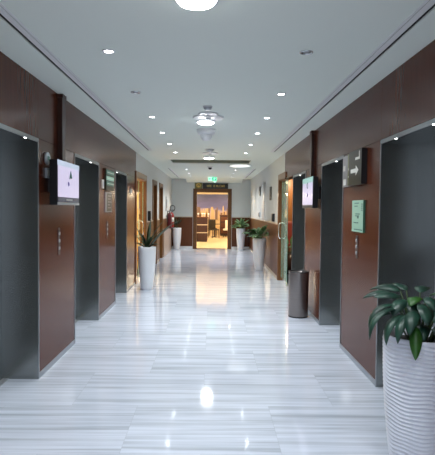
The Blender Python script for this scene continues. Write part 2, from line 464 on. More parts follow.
# door casings
def casing(parent, x0, x1, h, wd, d0=-.02, d1=.15, mat='wood_door', near=True):
    BX('jamb', (x0-wd, d0, 0), (x0, .0, h+wd), mat, parent)
    if near: BX('jamb', (x1, d0, 0), (x1+wd, .0, h+wd), mat, parent)
    BX('head', (x0, d0, h), (x1, .0, h+wd), mat, parent)
    BX('lining', (x0, 0, 0), (x0+.02, d1, h), mat, parent)
    if near: BX('lining', (x1-.02, 0, 0), (x1, d1, h), mat, parent)
    BX('lining', (x0+.02, 0, h-.02), (x1-.02, d1, h), mat, parent)
def entrance(name, side, a, b, leaf_a, leaf_b, hy, label, wd=.12):
    c = (a+b)/2; h = (b-a)/2
    r = empty(name, on_wall(side, c), RZ[side], label, 'door', kind='structure')
    sg = 1 if side == 'L' else -1
    near_open = a
    if side == 'L':
        casing(r, -h, h, 2.25, wd)
    else:   # the near jamb runs into the lift wall
        casing(r, -h, h-.82, 2.25, wd, near=False); BX('head', (h-.82, -.004, 2.225), (h, .15, 2.25), 'wood', r)
    la, lb = sorted((sg*(leaf_a-c), sg*(leaf_b-c)))
    lf = BX('glass_leaf', (la, .055, .012), (lb, .067, 2.22), 'glass' if side == 'L' else 'glass_sheen', r)
    BX('glass_edge', (la-.003, .054, .012), (la, .068, 2.22), 'glass_edge', lf); BX('glass_edge', (lb, .054, .012), (lb+.003, .068, 2.22), 'glass_edge', lf)
    BX('patch_fitting', (la, .05, .0), (lb, .072, .09), 'chrome', lf)
    hx = sg*(hy-c); m = MB()
    for s in (-1, 1):
        pts = [(hx, .061, .95), (hx, .061+s*.05, .955), (hx, .061+s*.075, .99), (hx, .061+s*.08, 1.125), (hx, .061+s*.075, 1.26), (hx, .061+s*.05, 1.295), (hx, .061, 1.30)]
        m.tube(pts, .014, 8)
    m.build('pull_handle', 'chrome', lf)
    return r
entrance('door_7', 'L', EL[0], EL[1], 11.3, 11.97, 11.47, 'glass door in a golden wood frame just past the left lifts')
entrance('door_8', 'R', ER[0], ER[1], 10.35, 11.17, 11.1, 'green edged glass door in a wood frame just past the right lifts')
def wood_door(name, side, a, b, label, mat):
    c = (a+b)/2; h = (b-a)/2
    r = empty(name, on_wall(side, c), RZ[side], label, 'door', kind='structure')
    casing(r, -h, h, 2.25, .11)
    lf = BX('door_leaf', (-h+.022, .10, .01), (h-.022, .14, 2.228), mat, r)
    m = MB().tube([(-h+.09, .10, 1.02), (-h+.09, .05, 1.02), (-h+.20, .05, 1.02)], .01, 8); m.build('lever_handle', 'chrome', lf)
wood_door('door_9', 'L', *DA, 'nearer of the two closed wood doors on the left white wall', 'wood_door')
wood_door('door_10', 'L', *DB, 'further and darker closed wood door beside the fire extinguishers', 'wood_dark')
r = empty('door_11', (.0025, YE, 0), 0, 'wide brown wood door frame of the bright cafe entrance', 'door', kind='structure')
casing(r, -.6325, .6325, 2.255, .13, -.025, .13, 'wood_frame')
BX('threshold', (-.61, .0, 0), (.61, .12, .012), 'wood_dark', r)

# ------------------------------------------------------------------ ceiling fixtures
def ring_obj(parent, name, mat, r0, r1, h):
    return MB().lathe([(r0, 0), (r1, 0), (r1*1.0, -h*.6), (r1*.92, -h), (r0, -h*.7), (r0, 0)], 24).build(name, mat, parent)
def mk_downlight(lit):
    r = empty('recessed_downlight', (0, 0, T))
    ring_obj(r, 'trim_ring', 'chrome' if not lit else 'trimwhite', .032, .05, .008)
    MB().lathe([(0, -.003), (.033, -.003), (.033, .0), (0, .0)], 20).build('lens', 'lamp' if lit else 'lampoff', r)
    return r
protoL = mk_downlight(True); protoU = mk_downlight(False); usedL = usedU = False
ordn = ['nearest', 'second', 'third', 'fourth', 'fifth', 'sixth', 'seventh', 'eighth', 'ninth']
def add_spot(name, loc, e, ang=2.3, colr=(.93, .98, 1), rad=.04, blend=.9):
    ld = bpy.data.lights.new(name, 'SPOT'); ld.energy = e; ld.spot_size = ang; ld.spot_blend = blend; ld.color = colr; ld.shadow_soft_size = rad
    o = bpy.data.objects.new(name, ld); col.objects.link(o); o.location = loc; return o
def add_point(name, loc, e, colr, rad=.1):
    ld = bpy.data.lights.new(name, 'POINT'); ld.energy = e; ld.color = colr; ld.shadow_soft_size = rad
    o = bpy.data.objects.new(name, ld); col.objects.link(o); o.location = loc; return o
rows = {'left': (-.783, [3.78, 5.09, 6.45, 7.78, 9.12, 10.49, 15.0, 16.55, 18.1]), 'right': (.685, [3.74, 5.09, 6.42, 7.73, 9.12, 10.47, 15.05, 16.55, 18.25])}
unlit = {('left', 1), ('right', 0)}
E_DOWN = 26.
for side, (x, ys) in rows.items():
    for i, y in enumerate(ys):
        lit = (side, i) not in unlit
        if lit: o = protoL if not usedL else copy_tree(protoL); usedL = True
        else: o = protoU if not usedU else copy_tree(protoU); usedU = True
        o.location = (x, y, T)
        tag(o, '%s small round ceiling downlight, %s in the %s row' % ('lit' if lit else 'unlit', ordn[i], side), 'downlight', 'recessed ceiling downlights')
        if lit: add_spot('downlight_beam', (x, y, T-.02), E_DOWN if i < 6 else E_DOWN*1.5)
for y in (2.4, 1.05, -.3):  # unseen downlights added out of view to light the near end
    for x in (-.783, .685):
        o = copy_tree(protoL); o.location = (x, y, T)
        tag(o, 'added unseen ceiling downlight above the near end of the lobby', 'downlight', 'added unseen downlights over the near end')
        add_spot('downlight_beam', (x, y, T-.02), E_DOWN*.72)
for i, (y, x) in enumerate(((2.76, -.097), (6.62, -.097), (11.25, -.086))):
    r = empty('drum_ceiling_light', (x, y, T), 0, ['nearest large round glowing ceiling light on the centre line', 'second round glowing ceiling light, between the smoke detector and dome camera', 'furthest round glowing ceiling light, just before the coffer'][i], 'ceiling light', 'round drum ceiling lights')
    MB().lathe([(0, 0), (.122, 0), (.125, -.02), (.121, -.035), (0, -.035)], 32).build('housing', 'trimwhite', r)
    MB().lathe([(0, -.062), (.06, -.060), (.095, -.052), (.110, -.036), (0, -.034)], 32).build('diffuser', 'drum', r)
    add_spot('drum_beam', (x, y, T-.09), 30., 2.9, rad=.1)
def disc_speaker(x, y, R, label):
    r = empty('ceiling_speaker', (x, y, T), 0, label, 'ceiling speaker')
    MB().lathe([(0, 0), (R, 0), (R, -.01), (R*.93, -.022), (R*.88, -.018), (0, -.020)], 32).build('grille', 'trimwhite', r)
    MB().lathe([(0, -.018), (R*.2, -.018), (R*.16, -.032), (0, -.034)], 20).build('centre_cap', 'alu', r)
def detector(x, y, R, label, d=.045):
    r = empty('smoke_detector', (x, y, T), 0, label, 'smoke detector')
    MB().lathe([(0, 0), (R, 0), (R, -.012), (0, -.012)], 24).build('base', 'trimwhite', r)
    MB().lathe([(0, -.012), (R*.85, -.012), (R*.8, -d*.6), (R*.55, -d), (0, -d)], 24).build('dome', 'alu', r)
detector(-.065, 5.75, .055, 'small smoke detector before the second round ceiling light')
disc_speaker(-.06, 6.18, .125, 'round flat ceiling speaker just before the second round light')
disc_speaker(-.06, 6.42, .20, 'widest round ceiling plate right before the second round light')
detector(-.06, 9.9, .09, 'smoke detector before the furthest round ceiling light', .05)
disc_speaker(-.055, 10.55, .17, 'round flat ceiling speaker before the furthest round light')
def dome_cam(x, y, R, drop, shell, dome, label):
    r = empty('dome_camera', (x, y, T), 0, label, 'camera')
    MB().lathe([(0, 0), (R, 0), (R*1.0, -.03), (R*.85, -drop*.45), (0, -drop*.45)], 24).build('mount', shell, r)
    MB().lathe([(0, -drop*.45), (R*.62, -drop*.45), (R*.6, -drop*.7), (R*.4, -drop*.93), (0, -drop)], 24).build('lens_dome', dome, r)
dome_cam(-.1, 7.42, .14, .17, 'trimwhite', 'trimwhite', 'pale grey dome camera hanging under the second round light')
dome_cam(-.07, 13.75, .08, .10, 'trimwhite', 'black', 'small black dome camera on the ceiling past the coffer')
r = empty('ceiling_panel_light', (.74, 13.55, T), 0, 'flush glowing white oval on the ceiling beyond the right end of the coffer', 'ceiling light')  # flat oval disc with a soft white glow
o = MB().lathe([(0, -.01), (1, -.01), (1, 0), (0, 0)], 40).build('frame', 'trimwhite', r); o.scale = (.31, .50, 1)
o = MB().lathe([(0, -.016), (.8, -.015), (.92, -.01), (0, -.01)], 40).build('diffuser', 'panel_light', r); o.scale = (.31, .50, 1)

# exit sign
r = empty('exit_sign', (0.0, 18.3, T), 0, 'lit green emergency exit sign hanging from the ceiling', 'sign')
r.location = (0, 18.2, T)
BX('mount', (-.10, -.02, -.02), (.10, .02, 0), 'trimwhite', r)
BX('panel', (-.16, -.015, -.165), (.16, .015, -.02), 'exit_white', r)
m = MB(); m.box((-.02, -.018, -.155), (.15, -.0155, -.03)); m.build('pictogram_field', 'exit_green', r)
m = MB()   # running figure and arrow
m.lathe([(0, -.008), (.012, -.004), (.012, .004), (0, .008)], 10, (.075, -.021, -.048))
m.tube([(.07, -.021, -.06), (.055, -.021, -.10)], .011, 6); m.tube([(.055, -.021, -.10), (.085, -.021, -.118), (.075, -.021, -.145)], .008, 6)
m.tube([(.055, -.021, -.10), (.04, -.021, -.125), (.01, -.021, -.13)], .008, 6); m.tube([(.07, -.021, -.065), (.10, -.021, -.085), (.115, -.021, -.07)], .006, 6)
m.tube([(.07, -.021, -.065), (.04, -.021, -.07), (.03, -.021, -.09)], .006, 6)
m.build('running_figure', 'exit_white', r)
m = MB(); m.prism([(-.145, -.09), (-.105, -.055), (-.105, -.08), (-.04, -.08), (-.04, -.10), (-.105, -.10), (-.105, -.125)], -.019, -.0155); m.build('arrow', 'exit_green', r)
MB().prism([(.01, -.165), (.15, -.165), (.08, -.235)], -.012, .012).build('down_pointer', 'exit_white', r)

# board above cafe door
r = empty('sign_board', (.115, YE-.03, 2.49), 0, 'dark board with gold lettering above the cafe entrance', 'sign')
BX('board', (-.50, -.03, -.105), (.50, .03, .105), 'black', r)
m = MB(); rnd = random.Random(3); x = -.33
while x < .34:
    hh = .085
    k = rnd.choice('IHOLC')
    if rnd.random() < .16: x += .05; continue
    m.box((x, -.036, -.045), (x+.012, -.03, .045))
    if k in 'HO': m.box((x+.04, -.036, -.045), (x+.052, -.03, .045))
    if k == 'H': m.box((x+.012, -.036, -.006), (x+.04, -.03, .006))
    if k in 'OC': m.box((x+.012, -.036, .033), (x+.04, -.03, .045))
    if k in 'OCL': m.box((x+.012, -.036, -.045), (x+.04, -.03, -.033))
    x += .026 if k == 'I' else .07
m.build('lettering', 'gold', r)
r = empty('emblem', (-.55, YE-.03, 2.50), 0, 'gold round emblem left of the dark board above the cafe entrance', 'sign')
MB().box((-.15, .0, -.115), (.15, .03, .115)).build('plate', 'sign_olive', r)
m = MB(); m.lathe([(.05, -.006), (.085, -.006), (.085, .006), (.05, .006), (.05, -.006)], 24); o = m.build('ring', 'gold', r); o.rotation_euler = (PI/2, 0, 0); o.location = (0, -.007, .01)
MB().prism([(-.03, -.05), (.0, .05), (.03, -.05), (0, -.03)], -.01, .0).build('motif', 'gold', r)

# ------------------------------------------------------------------ wall items
def screen(side, y, off, wdt, z0, z1, label, kind):
    """front face of the display is off metres from the wall"""
    th = .075
    r = empty('display_screen', on_wall(side, y, z0, 0), RZ[side], label, 'screen')
    hw = wdt/2; h = z1-z0
    hs = BX('housing', (-hw, -off, 0), (hw, -off+th, h), 'black', r, bev=.004)
    BX('wall_bracket', (-.12, -off+th, h*.3), (.12, 0, h*.7), 'charcoal', r)
    f = -off
    if kind == 'L':
        BX('top_bezel', (-hw, f-.003, h-.05), (hw, f+.001, h), 'screen_blue', r)
        sc_ = BX('screen_panel', (-hw+.012, f-.003, .075), (hw-.012, f+.001, h-.05), 'screen', r)
        bar = BX('caption_bar', (-hw+.012, f-.003, .03), (hw-.012, f+.001, .072), 'screen_bar', r)
        m = MB()
        for k in range(7):
            m.box((-.09+k*.03, f-.0045, .043), (-.09+k*.03+.018, f-.003, .058))
        m.build('caption_text', 'sign_white', bar)
        BX('lower_bezel', (-hw, f-.003, .0), (hw, f+.001, .026), 'alu', r)
        # dark teal figure and small mark
        m = MB(); m.prism([(.0, .26), (.02, .255), (.035, .27), (.08, .262), (.10, .275), (.075, .315), (.055, .345), (.045, .335), (.02, .30)], f-.0045, f-.003)
        m.build('picture_mark', 'ink', sc_)
        m = MB(); m.prism([(-.05, .20), (-.025, .185), (.005, .195), (.0, .22), (-.02, .232), (-.045, .225)], f-.0045, f-.003)
        m.build('picture_mark', 'ink2', sc_)
    else:
        BX('top_bezel', (-hw, f-.003, h-.075), (hw, f+.001, h), 'screen_green', r)
        sc_ = BX('screen_panel', (-hw+.012, f-.003, .045), (hw-.012, f+.001, h-.075), 'screen', r)
        BX('lower_bezel', (-hw, f-.003, 0), (hw, f+.001, .043), 'charcoal', r)
        m = MB(); m.lathe([(.030, -.001), (.045, -.001), (.045, .001), (.030, .001), (.030, -.001)], 20)
        o = m.build('picture_mark', 'ink', sc_); o.rotation_euler = (PI/2, 0, 0); o.location = (.0, f-.004, h-.11)
        m = MB(); m.prism([(-.02, .17), (.03, .16), (.05, .19), (.02, .215), (-.015, .20)], f-.0045, f-.003); m.build('picture_mark', 'ink2', sc_)
    return r
screen('L', 5.01, .17, .74, 1.62, 2.04, 'lit lavender display screen on the left wood panel, with dark caption bar', 'L')
screen('R', 7.13, .145, .76, 1.62, 2.05, 'lit lavender display screen on the right wall with green top band', 'R')
def trunking(side, y, z0, label):
    r = empty('cable_trunking', on_wall(side, y, z0), RZ[side], label, 'cable trunking')
    BX('cover', (-.055, -.05, 0), (.055, 0, T-z0-.012), 'wood_dark', r, bev=.003)
    BX('end_cap', (-.065, -.058, T-z0-.045), (.065, 0, T-z0-.006), 'wood_dark', r)
trunking('L', 5.25, 2.03, 'dark brown cable trunking rising from the left display screen')
trunking('R', 7.43, 2.04, 'dark brown cable trunking rising from the right display screen')

def call_strip(side, y, z0, z1, label):
    r = empty('lift_call_panel', on_wall(side, y, z0), RZ[side], label, 'lift call panel')
    h = z1-z0
    BX('face_plate', (-.034, -.005, 0), (.034, 0, h), 'strip', r)
    for k in range(3):
        m = MB().lathe([(0, -.004), (.018, -.004), (.018, .004), (.014, .006), (0, .006)], 14); o = m.build('button', 'alu', r)
        o.rotation_euler = (PI/2, 0, 0); o.location = (0, -.008, h*(.25+.27*k))
    BX('indicator', (-.03, -.008, h-.05), (.03, -.006, h-.02), 'charcoal', r)
call_strip('L', 5.23, 1.10, 1.385, 'narrow lift call strip on the nearest left wood panel below the screen')
call_strip('L', 7.625, 1.13, 1.40, 'narrow lift call strip on the left panel below the green directory')
call_strip('R', 5.14, 1.10, 1.335, 'narrow lift call strip below the green notice on the right')
def plate(side, y, z, w, h, mat, label, name='wall_plate', d=.02, rnd_=False):
    r = empty(name, on_wall(side, y, z), RZ[side], label, 'wall plate')
    BX('face_plate', (-w/2, -d, -h/2), (w/2, 0, h/2), mat, r, bev=.004)
    BX('inset', (-w*.32, -d-.003, -h*.28), (w*.32, -d, h*.28), 'sign_white' if mat != 'sign_white' else 'alu', r)
    return r
r = empty('floor_indicator', on_wall('L', 4.84, 2.065), RZ['L'], 'round silver lift floor indicator above a small square plate on the left', 'lift indicator')
o = MB().lathe([(0, 0), (.062, 0), (.062, .018), (.052, .024), (0, .024)], 24).build('housing', 'alu', r); o.rotation_euler = (PI/2, 0, 0)
BX('arrow_window', (-.03, -.027, -.02), (.03, -.024, .02), 'ink', r)
plate('L', 4.845, 1.925, .10, .095, 'alu', 'small square pale plate under the round floor indicator on the left')
plate('L', 7.28, 1.94, .09, .13, 'sign_white', 'small pale plate at the near edge of the green directory panel')
plate('L', 9.80, 1.925, .09, .09, 'sign_white', 'small white plate high on the wood panel past the third left lift')

# directory on the second left panel
r = empty('directory_sign', on_wall('L', 7.71, 1.86), RZ['L'], 'green and dark directory sign high on the second left wood panel', 'sign')
BX('board', (-.29, -.03, 0), (.29, 0, .32), 'sign_dark', r)
for k, (z0, z1, mt) in enumerate(((.235, .30, 'sign_green'), (.15, .21, 'notice'), (.07, .13, 'sign_green'))):
    BX('strip', (-.27, -.034, z0), (.27, -.03, z1), mt, r)
m = MB(); rnd = random.Random(5)
for z in (.268, .18, .10):
    x = -.22
    while x < .22:
        w = rnd.uniform(.02, .07); m.box((x, -.0355, z-.008), (x+w, -.034, z+.008)); x += w+.02
m.build('lettering', 'sign_white', r)
r = empty('framed_notice', on_wall('L', 7.70, 1.53), RZ['L'], 'glazed dark notice hanging below the green directory sign', 'sign')
BX('backing', (-.24, -.012, 0), (.24, 0, .30), 'sign_silver', r); BX('sheet', (-.13, -.016, .015), (.21, -.012, .285), 'sign_dark', r)
m = MB()
for k, wd in enumerate((.24, .18, .26, .14, .22)): m.box((-.09, -.018, .24-k*.045), (-.09+wd, -.016, .252-k*.045))
m.build('lettering', 'sign_silver', r)

# right panel: layered direction sign and green notice
r = empty('direction_sign', on_wall('R', 5.29, 1.855), RZ['R'], 'layered silver and smoked direction sign with white arrow on the right panel', 'sign')
BX('silver_plate', (-.43, -.012, .0), (-.10, 0, .345), 'sign_silver', r)
BX('olive_strip', (-.16, -.03, .01), (.02, -.012, .345), 'sign_olive', r)
bd = BX('smoked_board', (-.02, -.055, 0.0), (.42, -.012, .35), 'sign_dark', r)
BX('edge', (.42, -.056, 0), (.428, .0, .35), 'black', r)
m = MB(); m.prism([(.06, .125), (.06, .165), (.24, .165), (.24, .195), (.33, .145), (.24, .095), (.24, .125)], -.058, -.055); m.build('arrow', 'sign_white', bd)
m = MB(); m.prism([(.33, .25), (.37, .25), (.37, .33), (.345, .33), (.345, .275), (.22, .275), (.22, .25)], -.058, -.055); m.build('corner_mark', 'sign_white', bd)
m = MB(); m.tube([(-.11, -.032, .10), (-.07, -.032, .11), (-.06, -.032, .15), (-.10, -.032, .18), (-.06, -.032, .215)], .008, 6); m.build('numeral', 'sign_white', r)
BX('pale_mark', (-.40, -.015, .18), (-.32, -.012, .24), 'sign_white', r); BX('pale_mark', (-.39, -.015, .02), (-.29, -.012, .09), 'sign_white', r)
r = empty('notice_plate', on_wall('R', 5.10, 1.375), RZ['R'], 'pale green printed notice plate under the direction sign on the right', 'notice')
pl = BX('plate', (-.21, -.012, 0), (.21, 0, .325), 'notice', r)
BX('plate_edge', (.205, -.02, 0), (.213, 0, .325), 'sign_green', r)
m = MB(); rnd = random.Random(9)
for z, ws in ((.295, (-.12, .04)), (.265, (-.12, -.02)), (.185, (-.09, .06)), (.165, (-.09, .05)), (.095, (-.14, .02)), (.025, (-.12, .13))):
    x = ws[0]
    while x < ws[1]:
        w = rnd.uniform(.012, .03); m.box((x, -.0135, z-.005), (x+w, -.012, z+.005)); x += w+.008
m.box((-.02, -.0135, .14), (.03, -.012, .165))
for k in range(4): m.box((.12, -.0135, .22+k*.02), (.16, -.012, .23+k*.02))
m.build('lettering', 'notice_text', pl)

# small things on the far walls
def wbox(side, y, z, w, h, d, mat, name, label, cat):
    r = empty(name, on_wall(side, y, z), RZ[side], label, cat)
    BX('body', (-w/2, -d, -h/2), (w/2, 0, h/2), mat, r, bev=.006); BX('face', (-w*.35, -d-.004, -h*.3), (w*.35, -d, h*.3), 'charcoal', r)
wbox('L', 12.48, 1.40, .12, .25, .07, 'black', 'door_phone', 'black wall box beside the golden left door frame', 'intercom')
wbox('R', 12.06, 1.40, .18, .19, .06, 'black', 'card_reader', 'black wall box just past the right glass door frame', 'card reader')
wbox('R', 12.80, 2.0, .26, .34, .03, 'charcoal', 'sign_plate', 'dark wall sign above and beyond the black box on the right', 'sign')
wbox('R', 15.7, 1.42, .18, .15, .05, 'alu', 'thermostat', 'small grey wall unit on the right white wall just above the rail', 'wall unit')  # small grey thermostat box, no switch on it
wbox('R', 15.65, 2.16, .22, .28, .03, 'charcoal', 'sign_plate', 'small dark wall sign above the grey wall unit on the right', 'sign')
wbox('L', 17.3, 1.75, .26, .50, .03, 'alu', 'instruction_plate', 'grey instruction plate on the white wall above the fire extinguishers', 'sign')
r = empty('grey_cover', on_wall('R', 14.6, 1.28), RZ['R'], 'tall grey vertical cover on the right white wall above the wainscot', 'wall cover')  # plain tall grey cover on the wall, no vent in it
BX('cover', (-.28, -.011, 0), (.28, 0, 1.08), 'alu', r); BX('catch', (.2, -.014, .5), (.23, -.011, .56), 'charcoal', r)

# ------------------------------------------------------------------ planters
def planter(name, loc, label, h=.84, rt=.175, rb=.108, wave=None, mat='planter_side', rows_=14):
    r = empty(name, loc, 0, label, 'potted plant', 'white pots with plants along the lobby')
    def prof(t):   # t 0..1 from base to rim
        return rb + (rt-rb)*(math.sin(min(1., t*1.05)*PI/2)**.85)
    pr = [(0, 0), (rb*.92, 0)]
    K = rows_
    for k in range(K+1): pr.append((prof(k/K), .004 + (h-.004)*k/K))
    rim = prof(1)
    pr += [(rim-.006, h+.004), (rim-.016, h), (rim-.02, h-.055), (0, h-.055)]
    w = None
    if wave:
        def w(a, z):
            return wave(a, z) if (.006 < z < h-.02) else 0
    MB().lathe(pr, 96 if wave else 40, wave=w).build('pot', mat, r)
    MB().lathe([(0, h-.052), (rim-.019, h-.052), (0, h-.035)][0:2] + [(rim*.5, h-.040), (0, h-.036)], 24).build('soil', 'soil', r)
    return r
def bush(r, h, seed, n_, lmin, lmax, w, mat, el=(.5, 1.35), droop=(.7, 1.7), spread=.03, stem='stem', lo=None, hi=None):
    rnd = random.Random(seed); m = MB(); st = MB()
    for k in range(n_):
        a = 2*PI*k/n_*2.618 + rnd.uniform(-.3, .3); e = rnd.uniform(*el); L = rnd.uniform(lmin, lmax)
        b = Vector((math.cos(a)*spread*rnd.random(), math.sin(a)*spread*rnd.random(), h-.045))
        d = Vector((math.cos(a)*math.cos(e), math.sin(a)*math.cos(e), math.sin(e)))
        tip = b + d*L*.45
        st.tube([b, b+d*L*.25, tip], [.005, .004, .003], 6)
        m.leaf(tip, a, e, L*.75, w*rnd.uniform(.8, 1.2), rnd.uniform(*droop), 8, rnd.uniform(-.4, .4))
    m.squash(lo, hi); m.build('foliage', mat, r, solid=.0015); st.build('stems', stem, r)

PX, PY, PH = 1.215, 2.86, .885
def wavefn(a, z):
    q = z*PI*2/.0235 + 1.3*math.sin(a*4 + z*9) + .8*math.sin(a*7 - z*14)
    return .0048*math.sin(q)
r = planter('potted_plant', (PX, PY, 0), 'nearest large rippled white pot with a dark leafy plant, before the first right lift', PH, .205, .13, wavefn, 'planter', 250)
m = MB(); mb = MB(); st = MB()
def fr(az, el, L, w, dr, base=(0, 0), stemL=.2, bright=False, roll=0., e2=None):
    a = math.radians(az); e = math.radians(el)
    b = Vector((base[0], base[1], PH-.045)); d = Vector((math.cos(a)*math.cos(e), math.sin(a)*math.cos(e), math.sin(e)))
    tip = b + d*stemL + Vector((0, 0, 0))
    st.tube([b, b+d*stemL*.5+Vector((0, 0, .01)), tip], [.006, .005, .0035], 6)
    (mb if bright else m).leaf(tip, a, math.radians(e2 if e2 is not None else el-15), L, w, math.radians(dr), 12, roll, .22)
# azimuth 180 = towards the corridor, 270 = towards the camera
fr(180, 76, .17, .085, 60, (-.05, 0), .27, e2=30, roll=.3)
fr(190, 68, .26, .065, 120, (-.06, -.01), .23, e2=32)
fr(200, 64, .31, .058, 125, (-.06, -.03), .22, e2=30)
fr(212, 60, .25, .06, 120, (-.05, -.03), .20, e2=18)
fr(224, 60, .22, .06, 105, (-.04, -.04), .21, e2=10)
fr(236, 64, .19, .075, 95, (-.03, -.04), .23, e2=10)
fr(250, 52, .19, .065, 50, (-.06, -.06), .16, True, e2=-38)
fr(256, 72, .17, .095, 85, (-.01, -.03), .25, e2=10, roll=.35)
fr(272, 68, .16, .095, 85, (.01, -.03), .23, e2=5, roll=.2)
fr(285, 72, .17, .10, 85, (.02, -.02), .26, e2=12, roll=-.35)
fr(298, 66, .18, .085, 90, (.05, -.02), .22, e2=10)
fr(315, 68, .22, .08, 80, (.05, -.01), .26, e2=25)
fr(330, 70, .26, .085, 70, (.05, 0), .29, e2=35)
fr(350, 72, .26, .09, 65, (.04, .02), .30, e2=36, roll=-.3)
fr(20, 68, .24, .08, 85, (.03, .04), .27, e2=30)
fr(60, 72, .24, .09, 75, (0, .05), .28, e2=35)
fr(100, 72, .22, .09, 75, (-.02, .05), .29, e2=38)
fr(135, 72, .22, .09, 75, (-.02, .04), .29, e2=36, roll=.3)
fr(160, 70, .21, .085, 80, (-.04, .02), .27, e2=36, roll=.3)
fr(225, 82, .13, .08, 90, (-.01, -.02), .27, True, e2=30)
fr(290, 82, .15, .07, 80, (.02, 0), .28, True, e2=45)
fr(172, 60, .22, .06, 115, (-.06, .02), .18, e2=20)
fr(340, 55, .22, .07, 85, (.05, -.02), .18, e2=18)
fr(270, 60, .13, .07, 75, (.03, -.04), .12, e2=25)
fr(240, 78, .16, .085, 105, (-.02, 0), .24, e2=20, roll=.4)
fr(305, 78, .20, .085, 95, (.03, 0), .26, e2=25, roll=-.3)
fr(275, 82, .15, .09, 100, (0, -.01), .27, e2=25)
fr(210, 76, .18, .08, 100, (-.03, 0), .25, e2=25, roll=.3)
fr(255, 62, .14, .07, 100, (-.02, -.03), .14, e2=20)
fr(315, 60, .16, .07, 95, (.05, -.03), .15, e2=20)
m.squash(hi=.265, a=.12); m.build('foliage', 'leaf_dark', r, solid=.0015); mb.build('young_leaves', 'leaf_bright', r, solid=.0015); st.build('stems', 'stem', r)

r = planter('potted_plant', (-1.27, 9.78, 0), 'white tapered pot with sparse strap leaves, left side past the third lift')
m = MB(); st = MB()
def strap(az, el, L, w, dr, b=(0, 0)):
    w *= 1.35
    m.leaf((b[0], b[1], .80), math.radians(az), math.radians(el), L, w, math.radians(dr), 12, .2, .3)
strap(2, 66, .80, .07, 42, (.02, 0)); strap(352, 62, .62, .06, 30, (.03, -.02)); strap(20, 72, .55, .06, 40)
strap(6, 64, .84, .085, 40, (.01, -.01)); strap(178, 80, .50, .05, 30, (-.02, 0)); strap(190, 70, .45, .05, 50); strap(250, 78, .42, .05, 50)
strap(80, 80, .62, .06, 25); strap(300, 70, .45, .05, 55); strap(160, 60, .36, .05, 80, (-.02, 0)); strap(10, 78, .68, .06, 35, (0, .02)); strap(330, 55, .35, .05, 70)
m.build('foliage', 'leaf_sparse', r, solid=.0015)
st.lathe([(0, .78), (.03, .78), (.025, .86), (0, .88)], 10); st.build('stem', 'stem', r)
r = planter('potted_plant', (1.235, 13.0, 0), 'white tapered pot with a full leafy plant, right side past the glass door')
bush(r, .84, 4, 44, .26, .46, .12, 'leaf_vari', (.6, 1.5), (.8, 1.9), .07, hi=.245)
r = planter('potted_plant', (1.11, 19.32, 0), 'white tapered pot with a bushy plant, right of the cafe entrance')
bush(r, .84, 8, 40, .26, .48, .10, 'leaf_vari', (.55, 1.5), (.8, 1.8), .07, hi=.36)
r = planter('potted_plant', (-1.365, 19.38, 0), 'white tapered pot with a thin dark plant, left of the cafe entrance')
bush(r, .84, 12, 7, .32, .52, .06, 'leaf_sparse', (.9, 1.5), (.3, 1.2), .03, lo=-.20)

# ------------------------------------------------------------------ litter bin
r = empty('litter_bin', (1.30, 7.42, 0), 0, 'tall round brushed steel litter bin beside the right wood panel', 'litter bin')
MB().lathe([(0, .01), (.142, .01), (.146, .02), (.150, .655), (.150, .67), (.138, .67), (.135, .3), (0, .3)], 48).build('body', 'bin', r)
MB().lathe([(.136, .668), (.152, .668), (.154, .676), (.150, .684), (.138, .684), (.136, .668)], 48).build('rim', 'charcoal', r)
MB().lathe([(0, 0), (.146, 0), (.148, .018), (0, .018)], 32).build('base_ring', 'charcoal', r)

# ------------------------------------------------------------------ fire extinguishers
def extinguisher(y, red, label, sc_=1.):
    r = empty('fire_extinguisher', on_wall('L', y, .9, .12), 0, label, 'fire extinguisher', 'fire extinguishers on the left wall')
    MB().lathe([(0, 0), (.082, 0), (.086, .015), (.086, .44), (.078, .485), (.05, .52), (.026, .535), (.026, .56), (0, .56)], 28).build('body', red, r)
    MB().lathe([(.0865, .20), (.0875, .20), (.0875, .36), (.0865, .36)], 28).build('instruction_label', 'label', r) if red == 'red' else None
    m = MB(); m.box((-.02, -.02, .55), (.02, .02, .60)); m.build('valve', 'alu', r, bev=.004)
    m = MB(); m.box((-.012, -.012, .60), (.10, .012, .615)); m.box((-.012, -.012, .635), (.115, .012, .648)); m.build('carry_handle', 'black', r, bev=.003)
    pts = [(.02, 0, .575)]
    for k in (range(13) if red == 'red' else ()):
        a = -PI*.35 + PI*1.45*k/12
        pts.append((.035+.085*math.cos(a), -.03*k/12, .68+.10*math.sin(a)+.02))
    pts += [(-.06, -.06, .60), (-.075, -.085, .45), (-.06, -.1, .22)]
    MB().tube(pts, .015, 8).build('hose', 'charcoal', r)
    BX('wall_bracket', (-.118, -.03, .36), (-.07, .03, .46), 'alu', r)
extinguisher(17.35, 'darkred', 'dark maroon fire extinguisher, nearer of the two above the beige panel')
extinguisher(18.25, 'red', 'bright red fire extinguisher with pale label, further of the two above the beige panel')

# ------------------------------------------------------------------ cafe beyond the end door
CB = 31.5
o = BX('floor_cafe', (-3.2, YE+.13, -.06), (3.2, CB, 0), 'cafe_floor'); tag(o, 'warm cream floor inside the cafe', 'floor', kind='structure')
o = BX('ceiling_cafe', (-3.2, YE+.13, 2.72), (3.2, CB, 2.78), 'cafe_ceiling'); tag(o, 'warm lit ceiling inside the cafe', 'ceiling', kind='structure')
for nm, a, b in (('wall_cafe_left', (-3.3, YE+.13, 0), (-3.2, CB, 2.78)), ('wall_cafe_right', (3.2, YE+.13, 0), (3.3, CB, 2.78)), ('wall_cafe_back', (-3.3, CB, 0), (3.3, CB+.1, 2.78))):
    o = BX(nm, a, b, 'cafe_wall'); tag(o, 'warm tan cafe wall on the %s side' % nm.split('_')[-1], 'wall', kind='structure')
r = empty('wall_mural', (0, CB-.03, .9), 0, 'wide dusk skyline mural on the cafe back wall', 'mural')
